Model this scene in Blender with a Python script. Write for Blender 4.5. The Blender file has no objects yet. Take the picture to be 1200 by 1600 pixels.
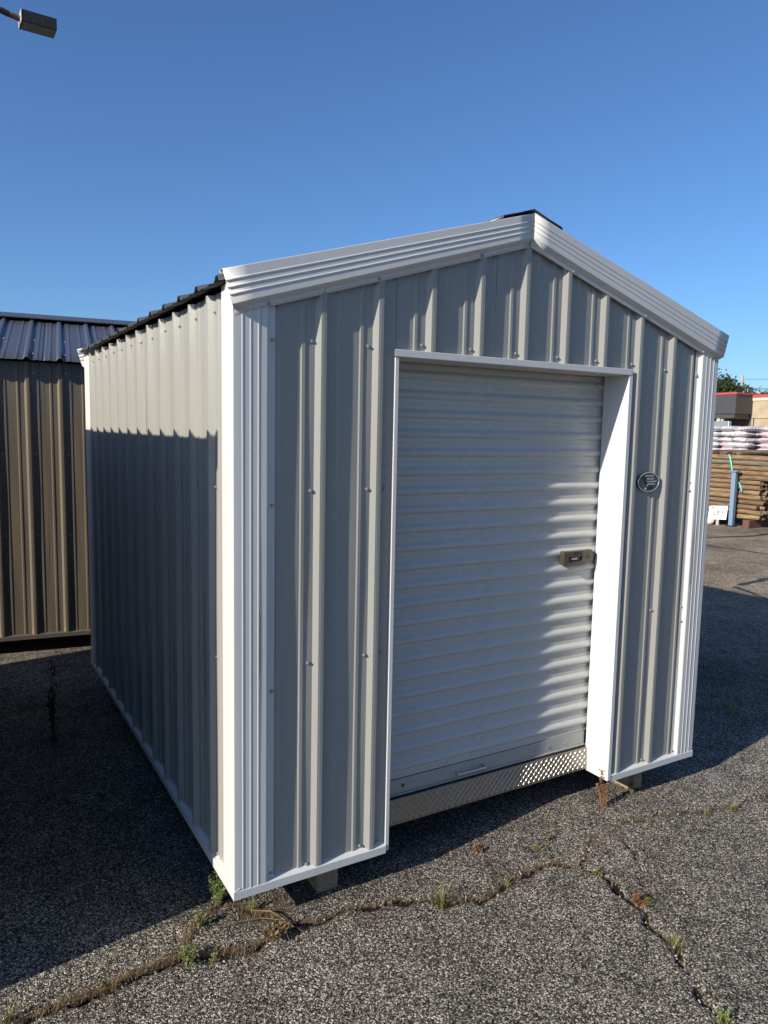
import bpy, math, random
import numpy as np
from mathutils import Vector, Matrix, noise as mnoise

# ------------------------------------------------------------------ camera, sky, sun, exposure
scene = bpy.context.scene
I = 0.0254                                   # the sheds are laid out in inches
GZ = 5.0                                     # shed base trim sits 5 in above the asphalt
cam_d = bpy.data.cameras.new('camera'); cam = bpy.data.objects.new('camera', cam_d)
scene.collection.objects.link(cam); scene.camera = cam
cam.location = (-0.811, -2.351, 1.786)
cam.rotation_euler = tuple(math.radians(a) for a in (83.734, -1.134, -30.517))
cam_d.sensor_fit = 'VERTICAL'; cam_d.sensor_height = 36; cam_d.lens = 25.92
cam_d.clip_start = 0.05; cam_d.clip_end = 3000

SUN = Vector((1.0, 0.164, -0.50)).normalized()     # the way the sunlight travels
world = bpy.data.worlds.new('World'); scene.world = world; world.use_nodes = True
wn = world.node_tree.nodes; wl = world.node_tree.links; wn.clear()
sky = wn.new('ShaderNodeTexSky'); sky.sky_type = 'NISHITA'; sky.sun_disc = False
sky.sun_elevation = math.asin(-SUN.z); sky.sun_rotation = math.atan2(-SUN.x, -SUN.y)
sky.altitude = 200; sky.air_density = 1.0; sky.dust_density = 0.8; sky.ozone_density = 8.5
bg = wn.new('ShaderNodeBackground'); bg.inputs['Strength'].default_value = 0.106
out = wn.new('ShaderNodeOutputWorld')
wl.new(sky.outputs[0], bg.inputs[0]); wl.new(bg.outputs[0], out.inputs[0])

sun_d = bpy.data.lights.new('sun', 'SUN'); sun_d.energy = 5.0; sun_d.angle = math.radians(0.53); sun_d.color = (1.0, 0.93, 0.815)
sun = bpy.data.objects.new('sun', sun_d); scene.collection.objects.link(sun)
sun.rotation_euler = SUN.to_track_quat('-Z', 'Y').to_euler(); sun.location = (-20, -5, 20)
vs = scene.view_settings; vs.view_transform = 'Standard'; vs.look = 'None'; vs.exposure = 0.5; vs.gamma = 1.0; vs.use_curve_mapping = False

rnd = random.Random(7)

# ------------------------------------------------------------------ helpers
def link(o, parent=None):
    scene.collection.objects.link(o)
    if parent: o.parent = parent
    return o
def tag(o, label=None, cat=None, group=None, kind=None):
    if label: o['label'] = label
    if cat: o['category'] = cat
    if group: o['group'] = group
    if kind: o['kind'] = kind
    return o
def empty(name, loc=(0,0,0), rz=0, label=None, cat=None, group=None):
    o = bpy.data.objects.new(name, None); o.location = loc; o.rotation_euler = (0,0,rz); o.empty_display_size = .1
    link(o); return tag(o, label, cat, group)
class MB:
    """collects verts and faces, builds one mesh"""
    def __init__(s): s.v=[]; s.f=[]
    def add(s, vs, fs):
        b=len(s.v); s.v += [tuple(p) for p in vs]; s.f += [tuple(i+b for i in f) for f in fs]; return s
    def box(s, a, b):
        x0,y0,z0=a; x1,y1,z1=b
        return s.add([(x0,y0,z0),(x1,y0,z0),(x1,y1,z0),(x0,y1,z0),(x0,y0,z1),(x1,y0,z1),(x1,y1,z1),(x0,y1,z1)],
                     [(0,3,2,1),(4,5,6,7),(0,1,5,4),(1,2,6,5),(2,3,7,6),(3,0,4,7)])
    def grid(s, pts):                      # pts[i][j]
        n=len(pts); m=len(pts[0]); b=len(s.v)
        for r in pts: s.v += [tuple(p) for p in r]
        for i in range(n-1):
            for j in range(m-1): s.f.append((b+i*m+j, b+i*m+j+1, b+(i+1)*m+j+1, b+(i+1)*m+j))
        return s
    def tube(s, pts, rad, n=8, cap=True):
        pts=[Vector(p) for p in pts]; rad = rad if isinstance(rad,(list,tuple)) else [rad]*len(pts)
        b=len(s.v)
        for i,p in enumerate(pts):
            d=(pts[min(i+1,len(pts)-1)]-pts[max(i-1,0)]).normalized()
            u=d.cross(Vector((0,0,1)) if abs(d.z)<.95 else Vector((1,0,0))).normalized(); w=u.cross(d)
            for k in range(n):
                a=2*math.pi*k/n; s.v.append(tuple(p+(u*math.cos(a)+w*math.sin(a))*rad[i]))
        for i in range(len(pts)-1):
            for k in range(n): s.f.append((b+i*n+k,b+i*n+(k+1)%n,b+(i+1)*n+(k+1)%n,b+(i+1)*n+k))
        if cap: s.f.append(tuple(b+k for k in range(n))[::-1]); s.f.append(tuple(b+(len(pts)-1)*n+k for k in range(n)))
        return s
    def scale(s, k=I): s.v=[(x*k,y*k,z*k) for x,y,z in s.v]; return s
    def mesh(s, name, m, sharp=25):
        me=bpy.data.meshes.new(name); me.from_pydata(s.v,[],s.f); me.materials.append(m)
        if sharp is not None and len(me.polygons):
            me.polygons.foreach_set('use_smooth',[True]*len(me.polygons)); me.set_sharp_from_angle(angle=math.radians(sharp))
        me.update(); return me
    def build(s, name, m, parent=None, sharp=25, bevel=0):
        o=link(bpy.data.objects.new(name, s.mesh(name,m,sharp)), parent)
        if bevel:
            b=o.modifiers.new('bevel','BEVEL'); b.width=bevel; b.segments=2; b.limit_method='ANGLE'
        return o
def inst(name, me, parent=None, loc=(0,0,0), rot=(0,0,0), sc=(1,1,1)):
    o=bpy.data.objects.new(name, me); o.location=loc; o.rotation_euler=rot; o.scale=sc
    return link(o, parent)

# ------------------------------------------------------------------ materials
def node(nt, t, **kw):
    n=nt.nodes.new(t)
    for k,v in kw.items():
        if k in n.inputs: n.inputs[k].default_value=v
        else: setattr(n,k,v)
    return n
def ramp(nt, stops, interp='LINEAR'):
    r=nt.nodes.new('ShaderNodeValToRGB'); r.color_ramp.interpolation=interp
    e=r.color_ramp.elements
    while len(e)<len(stops): e.new(.5)
    for k,(p,c) in enumerate(stops): e[k].position=p; e[k].color=(c[0],c[1],c[2],1) if not isinstance(c,(int,float)) else (c,c,c,1)
    return r
def new_mat(name):
    m=bpy.data.materials.new(name); m.use_nodes=True; nt=m.node_tree
    return m, nt, nt.nodes['Principled BSDF'], nt.links.new
def mixc(nt, a, b, fac, blend='MIX'):
    n=nt.nodes.new('ShaderNodeMix'); n.data_type='RGBA'; n.blend_type=blend; n.clamp_factor=True
    for sock,v in ((n.inputs[0],fac),(n.inputs[6],a),(n.inputs[7],b)):
        if isinstance(v,(int,float)): sock.default_value=v
        elif isinstance(v,tuple): sock.default_value=(v[0],v[1],v[2],1)
        else: nt.links.new(v,sock)
    return n.outputs[2]
def paint(name, col, rough=.38, dirt=.12, dirt_col=(.22,.19,.15), metallic=0, grain=.015, spec=.5, streak=True, dscale=3.0):
    """factory painted sheet: faint mottling, rain streaks, uneven gloss"""
    m,nt,p,L=new_mat(name)
    tc=node(nt,'ShaderNodeTexCoord'); mp=node(nt,'ShaderNodeMapping'); L(tc.outputs['Object'],mp.inputs[0])
    mp.inputs['Scale'].default_value=(1,1,.12 if streak else 1)
    n1=node(nt,'ShaderNodeTexNoise',Scale=dscale*9,Detail=6.0,Roughness=.65); L(mp.outputs[0],n1.inputs[0])
    n2=node(nt,'ShaderNodeTexNoise',Scale=dscale,Detail=4.0); L(tc.outputs['Object'],n2.inputs[0])
    r1=ramp(nt,[(.45,0),(.75,1)]); L(n1.outputs[0],r1.inputs[0])
    mul=node(nt,'ShaderNodeMath',operation='MULTIPLY'); L(r1.outputs[0],mul.inputs[0]); L(n2.outputs[0],mul.inputs[1])
    mul2=node(nt,'ShaderNodeMath',operation='MULTIPLY'); L(mul.outputs[0],mul2.inputs[0]); mul2.inputs[1].default_value=dirt*2
    L(mixc(nt,col,dirt_col,mul2.outputs[0]),p.inputs['Base Color'])
    mr=node(nt,'ShaderNodeMapRange'); L(n2.outputs[0],mr.inputs[0]); mr.inputs[3].default_value=rough*.75; mr.inputs[4].default_value=rough*1.3
    L(mr.outputs[0],p.inputs['Roughness'])
    p.inputs['Metallic'].default_value=metallic; p.inputs['Specular IOR Level'].default_value=spec
    n3=node(nt,'ShaderNodeTexNoise',Scale=2200.0,Detail=1.0); L(tc.outputs['Object'],n3.inputs[0])
    b=node(nt,'ShaderNodeBump',Strength=grain*4,Distance=.0006); L(n3.outputs[0],b.inputs['Height']); L(b.outputs[0],p.inputs['Normal'])
    return m
def mottled(name, c1, c2, scale=8, rough=.8, bump=.3, bdist=.004, stretch=(1,1,1), detail=6, per_object=.0):
    m,nt,p,L=new_mat(name)
    tc=node(nt,'ShaderNodeTexCoord'); mp=node(nt,'ShaderNodeMapping'); L(tc.outputs['Object'],mp.inputs[0]); mp.inputs['Scale'].default_value=stretch
    oi=node(nt,'ShaderNodeObjectInfo'); 
    n=node(nt,'ShaderNodeTexNoise',Scale=scale,Detail=float(detail),Roughness=.62); L(mp.outputs[0],n.inputs[0])
    mulv=node(nt,'ShaderNodeVectorMath',operation='ADD'); L(mp.outputs[0],mulv.inputs[0])
    sc=node(nt,'ShaderNodeMath',operation='MULTIPLY'); L(oi.outputs['Random'],sc.inputs[0]); sc.inputs[1].default_value=37.0
    L(sc.outputs[0],mulv.inputs[1]); L(mulv.outputs[0],n.inputs[0])
    r=ramp(nt,[(.3,0),(.7,1)]); L(n.outputs[0],r.inputs[0])
    c=mixc(nt,c1,c2,r.outputs[0])
    if per_object:
        mr=node(nt,'ShaderNodeMapRange'); L(oi.outputs['Random'],mr.inputs[0]); mr.inputs[3].default_value=1-per_object; mr.inputs[4].default_value=1+per_object
        hs=node(nt,'ShaderNodeHueSaturation'); L(c,hs.inputs['Color']); L(mr.outputs[0],hs.inputs['Value']); c=hs.outputs[0]
    L(c,p.inputs['Base Color']); p.inputs['Roughness'].default_value=rough
    b=node(nt,'ShaderNodeBump',Strength=bump,Distance=bdist); L(n.outputs[0],b.inputs['Height']); L(b.outputs[0],p.inputs['Normal'])
    return m
def leaf(name, c1, c2, rough=.6):
    m,nt,p,L=new_mat(name)
    g=node(nt,'ShaderNodeNewGeometry'); r=ramp(nt,[(0,c1),(1,c2)]); L(g.outputs['Random Per Island'],r.inputs[0])
    L(r.outputs[0],p.inputs['Base Color']); p.inputs['Roughness'].default_value=rough
    tr=node(nt,'ShaderNodeBsdfTranslucent'); L(r.outputs[0],tr.inputs[0])
    mx=node(nt,'ShaderNodeMixShader'); mx.inputs[0].default_value=.3
    o=nt.nodes['Material Output']; L(p.outputs[0],mx.inputs[1]); L(tr.outputs[0],mx.inputs[2]); L(mx.outputs[0],o.inputs[0])
    return m

M={}
M['panel']=paint('light_grey_panel',(.285,.280,.254),rough=.33,dirt=.08,spec=.42)
M['trim']=paint('white_trim',(.56,.557,.535),rough=.36,dirt=.07)
M['door']=paint('door_white',(.45,.443,.415),rough=.26,dirt=.10,streak=False)
M['roof']=paint('charcoal_roof',(.045,.046,.05),rough=.34,dirt=.08)
M['brown']=paint('bronze_panel',(.145,.116,.082),rough=.36,dirt=.12)
M['brown_trim']=paint('bronze_trim',(.10,.085,.07),rough=.4,dirt=.1)
M['dark']=paint('dark_brown_panel',(.05,.04,.032),rough=.4,dirt=.1)
M['roof2']=paint('slate_roof',(.065,.07,.09),rough=.34,dirt=.08)
M['screw']=paint('painted_screw_head',(.34,.34,.33),rough=.3,dirt=.1,metallic=.3)
M['zinc']=paint('galvanised_steel',(.50,.52,.54),rough=.38,dirt=.25,metallic=.85,streak=False)
M['bar']=paint('aluminium_bar',(.36,.355,.345),rough=.42,dirt=.25,metallic=.25,streak=False)
M['plate']=paint('tread_plate_aluminium',(.33,.30,.26),rough=.42,dirt=.35,dirt_col=(.24,.18,.11),metallic=.95,streak=False,dscale=6)
M['treadbar']=paint('polished_tread_bar',(.62,.59,.54),rough=.36,dirt=.1,metallic=.95,streak=False)
M['rubber']=mottled('black_rubber',(.012,.012,.013),(.03,.03,.03),scale=40,rough=.75)
M['bronze']=paint('latch_bronze',(.10,.085,.066),rough=.36,dirt=.1,metallic=.6,streak=False)
M['black']=paint('black_enamel',(.012,.012,.013),rough=.3,dirt=.05,streak=False)
M['pewter']=paint('pewter_plaque',(.095,.098,.105),rough=.3,dirt=.1,metallic=.5,streak=False)
M['silver']=paint('silver_lettering',(.55,.55,.55),rough=.3,dirt=.1,metallic=.6,streak=False)
M['rust']=mottled('rust_spot',(.12,.035,.012),(.22,.08,.03),scale=60,rough=.9)
M['lumber']=mottled('treated_lumber',(.17,.125,.07),(.30,.235,.14),scale=9,rough=.85,stretch=(8,.7,8),bump=.5)
M['log']=mottled('treated_post',(.065,.04,.02),(.26,.165,.086),scale=6,rough=.85,stretch=(6,.8,6),bump=.5,per_object=.42)
M['logend']=mottled('post_end_grain',(.055,.05,.032),(.12,.10,.065),scale=30,rough=.9,per_object=.2)
M['greylog']=mottled('weathered_post',(.095,.075,.052),(.23,.19,.14),scale=6,rough=.9,stretch=(6,.8,6),bump=.5,per_object=.2)
M['redwood']=mottled('stained_timber',(.08,.035,.022),(.16,.07,.045),scale=8,rough=.85)
M['strap']=mottled('teal_strap',(.10,.42,.33),(.16,.55,.44),scale=10,rough=.5)
M['blue']=paint('blue_steel',(.15,.23,.33),rough=.45,dirt=.3,streak=False)
M['sign']=paint('sign_white',(.80,.79,.76),rough=.5,dirt=.03)
M['ink']=mottled('sign_ink',(.02,.02,.02),(.05,.05,.05),scale=50)
M['inkgrey']=mottled('sign_grey_ink',(.25,.25,.25),(.35,.35,.35),scale=50)
M['red']=paint('red_paint',(.50,.045,.05),rough=.5,dirt=.15)
M['tan']=mottled('tan_block',(.30,.235,.15),(.42,.34,.225),scale=1.6,rough=.9,bump=.4,bdist=.02)
M['cream']=mottled('cream_band',(.52,.44,.32),(.6,.52,.40),scale=2,rough=.8)
M['charcoal']=paint('charcoal_cladding',(.045,.047,.052),rough=.5,dirt=.15)
M['recess']=mottled('dark_brick',(.06,.045,.035),(.10,.075,.055),scale=3,rough=.9)
M['galvpole']=mottled('weathered_pole',(.30,.29,.27),(.42,.41,.39),scale=3,rough=.7)
M['lampbox']=paint('dark_bronze_lamp',(.016,.016,.018),rough=.6,dirt=.1)
M['lens']=paint('lamp_glass',(.05,.07,.09),rough=.2,dirt=.1)
M['stone']=mottled('pale_stone',(.55,.53,.5),(.75,.73,.70),scale=25,rough=.8,bump=.5,bdist=.01)
M['root']=mottled('dead_root',(.10,.065,.035),(.20,.14,.08),scale=60,rough=.9)
M['grit']=mottled('grit',(.16,.15,.135),(.42,.40,.36),scale=90,rough=.9)
M['bark']=mottled('bark',(.06,.045,.03),(.13,.10,.07),scale=6,rough=.95,bump=.8,bdist=.03)
M['tree_leaf']=leaf('tree_leaf',(.02,.036,.010),(.07,.10,.026))
M['weed']=leaf('weed_green',(.10,.14,.035),(.28,.33,.10))
M['weed2']=leaf('weed_olive',(.12,.13,.04),(.28,.25,.09))
M['dry']=leaf('dry_straw',(.07,.042,.02),(.38,.26,.13),rough=.8)
M['rustweed']=leaf('rust_weed',(.16,.07,.03),(.34,.17,.08),rough=.8)
M['darkweed']=leaf('dark_weed',(.02,.016,.01),(.05,.04,.022),rough=.8)

def bag_mat(name, tint, amount):
    m,nt,p,L=new_mat(name); tc=node(nt,'ShaderNodeTexCoord'); oi=node(nt,'ShaderNodeObjectInfo')
    ad=node(nt,'ShaderNodeVectorMath',operation='ADD'); sc=node(nt,'ShaderNodeMath',operation='MULTIPLY'); sc.inputs[1].default_value=50
    L(oi.outputs['Random'],sc.inputs[0]); L(tc.outputs['Object'],ad.inputs[0]); L(sc.outputs[0],ad.inputs[1])
    n=node(nt,'ShaderNodeTexNoise',Scale=5.0,Detail=3.0); L(ad.outputs[0],n.inputs[0])
    r=ramp(nt,[(.62-amount*.3,0),(.68-amount*.3,1)]); L(n.outputs[0],r.inputs[0])
    n2=node(nt,'ShaderNodeTexNoise',Scale=16.0,Detail=4.0); L(ad.outputs[0],n2.inputs[0])
    g=ramp(nt,[(.35,(.30,.30,.32)),(.6,(.68,.66,.66))]); L(n2.outputs[0],g.inputs[0])
    L(mixc(nt,g.outputs[0],tint,r.outputs[0]),p.inputs['Base Color']); p.inputs['Roughness'].default_value=.3
    b=node(nt,'ShaderNodeBump',Strength=.7,Distance=.03); L(n2.outputs[0],b.inputs['Height']); L(b.outputs[0],p.inputs['Normal'])
    return m
M['bag_pink']=bag_mat('pink_print_bag',(.60,.40,.43),.45)
M['bag_white']=bag_mat('white_bag',(.60,.40,.42),.1)
M['bag_clear']=bag_mat('pale_blue_bag',(.45,.50,.55),.4)

def asphalt():
    m,nt,p,L=new_mat('old_asphalt')
    tc=node(nt,'ShaderNodeTexCoord'); co=tc.outputs['Object']
    def attr(n):
        a=node(nt,'ShaderNodeAttribute'); a.attribute_name=n; return a.outputs['Fac']
    warp=node(nt,'ShaderNodeTexNoise',Scale=70.0,Detail=2.0); L(co,warp.inputs[0])
    sub=node(nt,'ShaderNodeVectorMath',operation='SCALE'); L(warp.outputs['Color'],sub.inputs[0]); sub.inputs['Scale'].default_value=.010
    ad=node(nt,'ShaderNodeVectorMath',operation='ADD'); L(co,ad.inputs[0]); L(sub.outputs[0],ad.inputs[1])
    v1=node(nt,'ShaderNodeTexVoronoi',Scale=160.0); L(ad.outputs[0],v1.inputs[0])
    v2=node(nt,'ShaderNodeTexVoronoi',Scale=280.0); L(ad.outputs[0],v2.inputs[0])
    sp1=node(nt,'ShaderNodeSeparateColor'); L(v1.outputs['Color'],sp1.inputs[0])
    sp2=node(nt,'ShaderNodeSeparateColor'); L(v2.outputs['Color'],sp2.inputs[0])
    # stone tint picked at random for each cell, dark binder between the stones
    st1=ramp(nt,[(0,(.018,.0175,.017)),(.40,(.030,.029,.027)),(.52,(.13,.122,.112)),(.73,(.38,.36,.33)),(.90,(.80,.77,.71))]); L(sp1.outputs[0],st1.inputs[0])
    st2=ramp(nt,[(0,(.020,.0195,.019)),(.48,(.042,.040,.037)),(.68,(.19,.178,.162)),(1,(.52,.49,.45))]); L(sp2.outputs[1],st2.inputs[0])
    e1=ramp(nt,[(.30,1),(.62,0)]); L(v1.outputs['Distance'],e1.inputs[0])
    c=mixc(nt,st2.outputs[0],st1.outputs[0],e1.outputs[0])
    # worn and dark patches
    big=node(nt,'ShaderNodeTexNoise',Scale=.55,Detail=5.0,Roughness=.6); L(co,big.inputs[0])
    br=ramp(nt,[(.30,.50),(.50,.95),(.70,1.18)]); L(big.outputs[0],br.inputs[0])
    mid=node(nt,'ShaderNodeTexNoise',Scale=7.0,Detail=5.0,Roughness=.7); L(co,mid.inputs[0])
    mr=ramp(nt,[(.28,.62),(.5,1.0),(.72,1.22)]); L(mid.outputs[0],mr.inputs[0])
    c=mixc(nt,c,br.outputs[0],1.0,'MULTIPLY'); c=mixc(nt,c,mr.outputs[0],1.0,'MULTIPLY')
    stn=node(nt,'ShaderNodeTexNoise',Scale=1.7,Detail=7.0,Roughness=.72,Distortion=.6); L(co,stn.inputs[0])
    sr=ramp(nt,[(.30,.50),(.40,.86),(.60,1.0),(.70,1.16)]); L(stn.outputs[0],sr.inputs[0]); c=mixc(nt,c,sr.outputs[0],1.0,'MULTIPLY')
    c=mixc(nt,c,(.97,.905,.825),1.0,'MULTIPLY')
    # sun backscatter painted into the colour: far part of the lot brighter and warmer
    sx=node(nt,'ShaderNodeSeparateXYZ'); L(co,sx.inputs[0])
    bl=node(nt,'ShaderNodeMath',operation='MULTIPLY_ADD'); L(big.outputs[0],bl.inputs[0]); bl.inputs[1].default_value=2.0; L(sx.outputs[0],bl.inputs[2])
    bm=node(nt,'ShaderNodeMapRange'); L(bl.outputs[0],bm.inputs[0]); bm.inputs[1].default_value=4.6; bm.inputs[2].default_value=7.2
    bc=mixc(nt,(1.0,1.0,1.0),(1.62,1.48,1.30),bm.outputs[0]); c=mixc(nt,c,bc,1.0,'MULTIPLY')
    # soil along the cracks and the open cracks themselves
    dn=node(nt,'ShaderNodeTexNoise',Scale=38.0,Detail=5.0,Roughness=.7); L(co,dn.inputs[0])
    soil=ramp(nt,[(.3,(.045,.033,.022)),(.7,(.17,.125,.08))]); L(dn.outputs[0],soil.inputs[0])
    dm=node(nt,'ShaderNodeMath',operation='ADD'); L(attr('dirt'),dm.inputs[0])
    dsub=node(nt,'ShaderNodeMath',operation='MULTIPLY_ADD'); L(dn.outputs[0],dsub.inputs[0]); dsub.inputs[1].default_value=1.7; dsub.inputs[2].default_value=-1.0
    L(dsub.outputs[0],dm.inputs[1])
    dr=ramp(nt,[(.28,0),(.62,1)]); L(dm.outputs[0],dr.inputs[0])
    ck=ramp(nt,[(.35,0),(.75,1)]); L(attr('crack'),ck.inputs[0])
    gate=node(nt,'ShaderNodeMath',operation='GREATER_THAN'); L(attr('dirt'),gate.inputs[0]); gate.inputs[1].default_value=.03
    dg=node(nt,'ShaderNodeMath',operation='MULTIPLY'); L(dr.outputs[0],dg.inputs[0]); L(gate.outputs[0],dg.inputs[1])
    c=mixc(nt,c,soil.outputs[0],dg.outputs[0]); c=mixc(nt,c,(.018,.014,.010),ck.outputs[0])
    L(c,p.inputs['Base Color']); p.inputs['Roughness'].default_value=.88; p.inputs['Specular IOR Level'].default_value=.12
    h=node(nt,'ShaderNodeMath',operation='ADD'); L(v1.outputs['Distance'],h.inputs[0]); L(v2.outputs['Distance'],h.inputs[1])
    b=node(nt,'ShaderNodeBump',Strength=.85,Distance=.005,invert=True); L(h.outputs[0],b.inputs['Height']); L(b.outputs[0],p.inputs['Normal'])
    return m
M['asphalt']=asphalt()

# ------------------------------------------------------------------ the ground: one sheet, fine where the cracks are
CRACKS=[ # polyline, crack width, dirt width
 ([(-.90,-.03),(-.776,-.038),(-.665,-.055),(-.565,-.039),(-.472,-.046),(-.39,-.028),(-.296,-.015),(-.203,-.024),(-.12,-.043),(-.059,-.063),(-.004,-.099),(.049,-.083),(.116,-.063),(.162,-.04),(.216,-.06),(.299,-.076),(.381,-.069),(.457,-.079),(.551,-.11),(.673,-.144),(.776,-.212),(.89,-.263),(.983,-.246),(1.117,-.224),(1.239,-.202),(1.33,-.239),(1.396,-.301)],.014,.040),
 ([(1.396,-.301),(1.427,-.394),(1.41,-.493),(1.389,-.604),(1.346,-.685),(1.332,-.794),(1.277,-.889),(1.239,-.967),(1.194,-1.035),(1.181,-1.101),(1.151,-1.154),(1.09,-1.30),(1.05,-1.5)],.012,.026),
 ([(1.396,-.301),(1.577,-.181),(1.679,-.16),(1.769,-.134),(1.971,-.147),(2.114,-.177),(2.296,-.255),(2.464,-.276),(2.7,-.293),(3.002,-.315)],.004,.045),
 ([(1.744,-.213),(1.653,-.363),(1.584,-.455),(1.485,-.522),(1.419,-.532)],.006,.014),
 ([(-.202,-.022),(-.16,.052),(-.086,.147),(.014,.197)],.004,.035),
 ([(.163,-.039),(.163,.022),(.11,.08),(.067,.168)],.007,.085),
 ([(.10,.07),(.22,.06),(.30,.10)],.003,.07),
 ([(1.231,-.211),(1.3,-.115),(1.469,-.033),(1.56,-.02)],.004,.016),
 ([(1.10,-.62),(1.13,-.50),(1.21,-.42),(1.23,-.33)],.003,.006),
 ([(.55,-.55),(.62,-.48),(.66,-.36)],.003,.006),
 ([(1.9,-.62),(2.02,-.50),(2.10,-.36),(2.12,-.20)],.004,.008),
 ([(3.2,.2),(3.5,.45),(3.65,.62),(3.9,.95)],.006,.02),
]
def axis(lo, hi, step, far):
    a=list(np.arange(lo,hi,step)); 
    x=hi; d=step
    while x<far: a.append(x); d*=1.28; x+=d
    x=lo; d=step; left=[]
    while x>-far: d*=1.28; x-=d; left.append(x)
    return np.array(left[::-1]+a+[far])
gx=axis(-1.0,3.1,.0105,700.0); gy=axis(-1.45,.42,.0105,700.0)
GX,GY=np.meshgrid(gx,gy,indexing='ij')
def segd(px,py,poly,wob):
    best=np.full(px.shape,9.)
    for (ax,ay),(bx,by) in zip(poly[:-1],poly[1:]):
        dx,dy=bx-ax,by-ay; t=np.clip(((px-ax)*dx+(py-ay)*dy)/(dx*dx+dy*dy),0,1)
        best=np.minimum(best,np.hypot(px-ax-t*dx,py-ay-t*dy))
    return best
wobx=.010*np.sin(GX*41+GY*23)+.006*np.sin(GX*97-GY*61+1.3)+.004*np.sin(GX*190+GY*150)
woby=.010*np.sin(GY*37-GX*29+.7)+.006*np.sin(GY*88+GX*73)+.004*np.sin(GY*210-GX*170+2)
crack=np.zeros_like(GX); dirt=np.zeros_like(GX)
STR=[.88,.78,.72,.65,.75,.85,.6,.5,.4,.4,.4,.4]
for (poly,cw,dw),sg in zip(CRACKS,STR):
    d=segd(GX+wobx,GY+woby,poly,0)
    mod=.75+.45*np.sin(GX*13+GY*9)*np.sin(GX*31-GY*17)
    crack=np.maximum(crack,min(1,sg+.25)*np.exp(-(d/(cw*np.clip(mod,.35,1.4)))**2)); dirt=np.maximum(dirt,sg*np.exp(-(d/(dw*.72*np.clip(mod+.25,.6,1.4)))**2))
near=np.exp(-((GX-1)**2+(GY)**2)/30)
GZm=(.004*np.sin(GX*1.7+GY*1.1)+.003*np.sin(GX*4.3-GY*3.1))*near - .011*crack - .006*dirt-.004*near
n,mn=GX.shape
me=bpy.data.meshes.new('asphalt_ground')
idx=np.arange(n*mn).reshape(n,mn)
faces=np.stack([idx[:-1,:-1],idx[1:,:-1],idx[1:,1:],idx[:-1,1:]],-1).reshape(-1,4)
me.vertices.add(n*mn); me.vertices.foreach_set('co',np.stack([GX,GY,GZm],-1).astype(np.float32).ravel())
me.loops.add(faces.size); me.loops.foreach_set('vertex_index',faces.ravel().astype(np.int32))
me.polygons.add(len(faces)); me.polygons.foreach_set('loop_start',np.arange(0,faces.size,4,dtype=np.int32))
me.update(calc_edges=True); me.polygons.foreach_set('use_smooth',np.ones(len(faces),bool))
for nm,arr in (('crack',crack),('dirt',dirt)):
    at=me.attributes.new(nm,'FLOAT','POINT'); at.data.foreach_set('value',arr.astype(np.float32).ravel())
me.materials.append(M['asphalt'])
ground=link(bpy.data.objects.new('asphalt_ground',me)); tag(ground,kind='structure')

# tar sealed seams far across the lot
M['tar']=mottled('tar_seal',(.018,.017,.016),(.04,.038,.035),scale=12,rough=.6)
def ribbon(poly, w, seed):
    r=random.Random(seed); pts=[]
    for (a,b),(c,d) in zip(poly[:-1],poly[1:]):
        k=max(2,int(math.hypot(c-a,d-b)/.12))
        pts+=[(a+(c-a)*t/k+r.uniform(-.02,.02),b+(d-b)*t/k+r.uniform(-.02,.02)) for t in range(k)]
    rows=[]
    for i,p in enumerate(pts):
        q=pts[min(i+1,len(pts)-1)]; o=pts[max(i-1,0)]; dx,dy=q[0]-o[0],q[1]-o[1]; l=math.hypot(dx,dy) or 1
        ww=w*r.uniform(.5,1.3)/2; rows.append([(p[0]-dy/l*ww,p[1]+dx/l*ww,.004),(p[0]+dy/l*ww,p[1]-dx/l*ww,.004)])
    return MB().grid(rows)
for k,(poly,w) in enumerate([([(9.6,6.3),(10.669,6.006),(11.763,5.765),(12.396,5.785),(14,5.6)],.10),([(9.6,6.1),(10.0,5.511),(10.086,4.836),(10.101,4.347),(10.3,3.2)],.06),
      ([(10,3.3),(8.424,3.153),(8.189,3.148),(7.323,3.018)],.09),([(7.323,3.018),(7.17,2.724),(7.036,2.425),(6.971,2.264),(6.8,1.6)],.07)]):
    tag(ribbon(poly,w,k).build('tar_seam',M['tar']),kind='structure')

# ------------------------------------------------------------------ ribbed steel sheds
def wav(u,z,s): return .042*math.sin(u*.61+z*.045+s)*math.sin(z*.083+s*1.7+u*.11)+.022*math.sin(u*1.3-z*.13+s*2.1)
def profile(u0,u1,ribs):
    pts=[]
    for c in ribs:
        pts+=[(c-1.02,0),(c-.97,.035),(c-.46,.70),(c-.38,.75),(c-.12,.75),(c,.77),(c+.12,.75),(c+.38,.75),(c+.46,.70),(c+.97,.035),(c+1.02,0)]
        for mnr in (c-2.75,c+2.75): pts+=[(mnr-.42,0),(mnr-.22,.13),(mnr+.22,.13),(mnr+.42,0)]
        pts+=[(c-4.5,0),(c-3.8,0),(c+3.8,0),(c-1.7,0),(c+1.7,0)]
    pts=sorted(set(pts))
    def dep(u):
        for (a,da),(b,db) in zip(pts[:-1],pts[1:]):
            if a<=u<=b: return da+(db-da)*(u-a)/max(b-a,1e-9)
        return 0
    inner=[p for p in pts if u0+1e-6<p[0]<u1-1e-6]
    return [(u0,dep(u0))]+inner+[(u1,dep(u1))]
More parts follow.
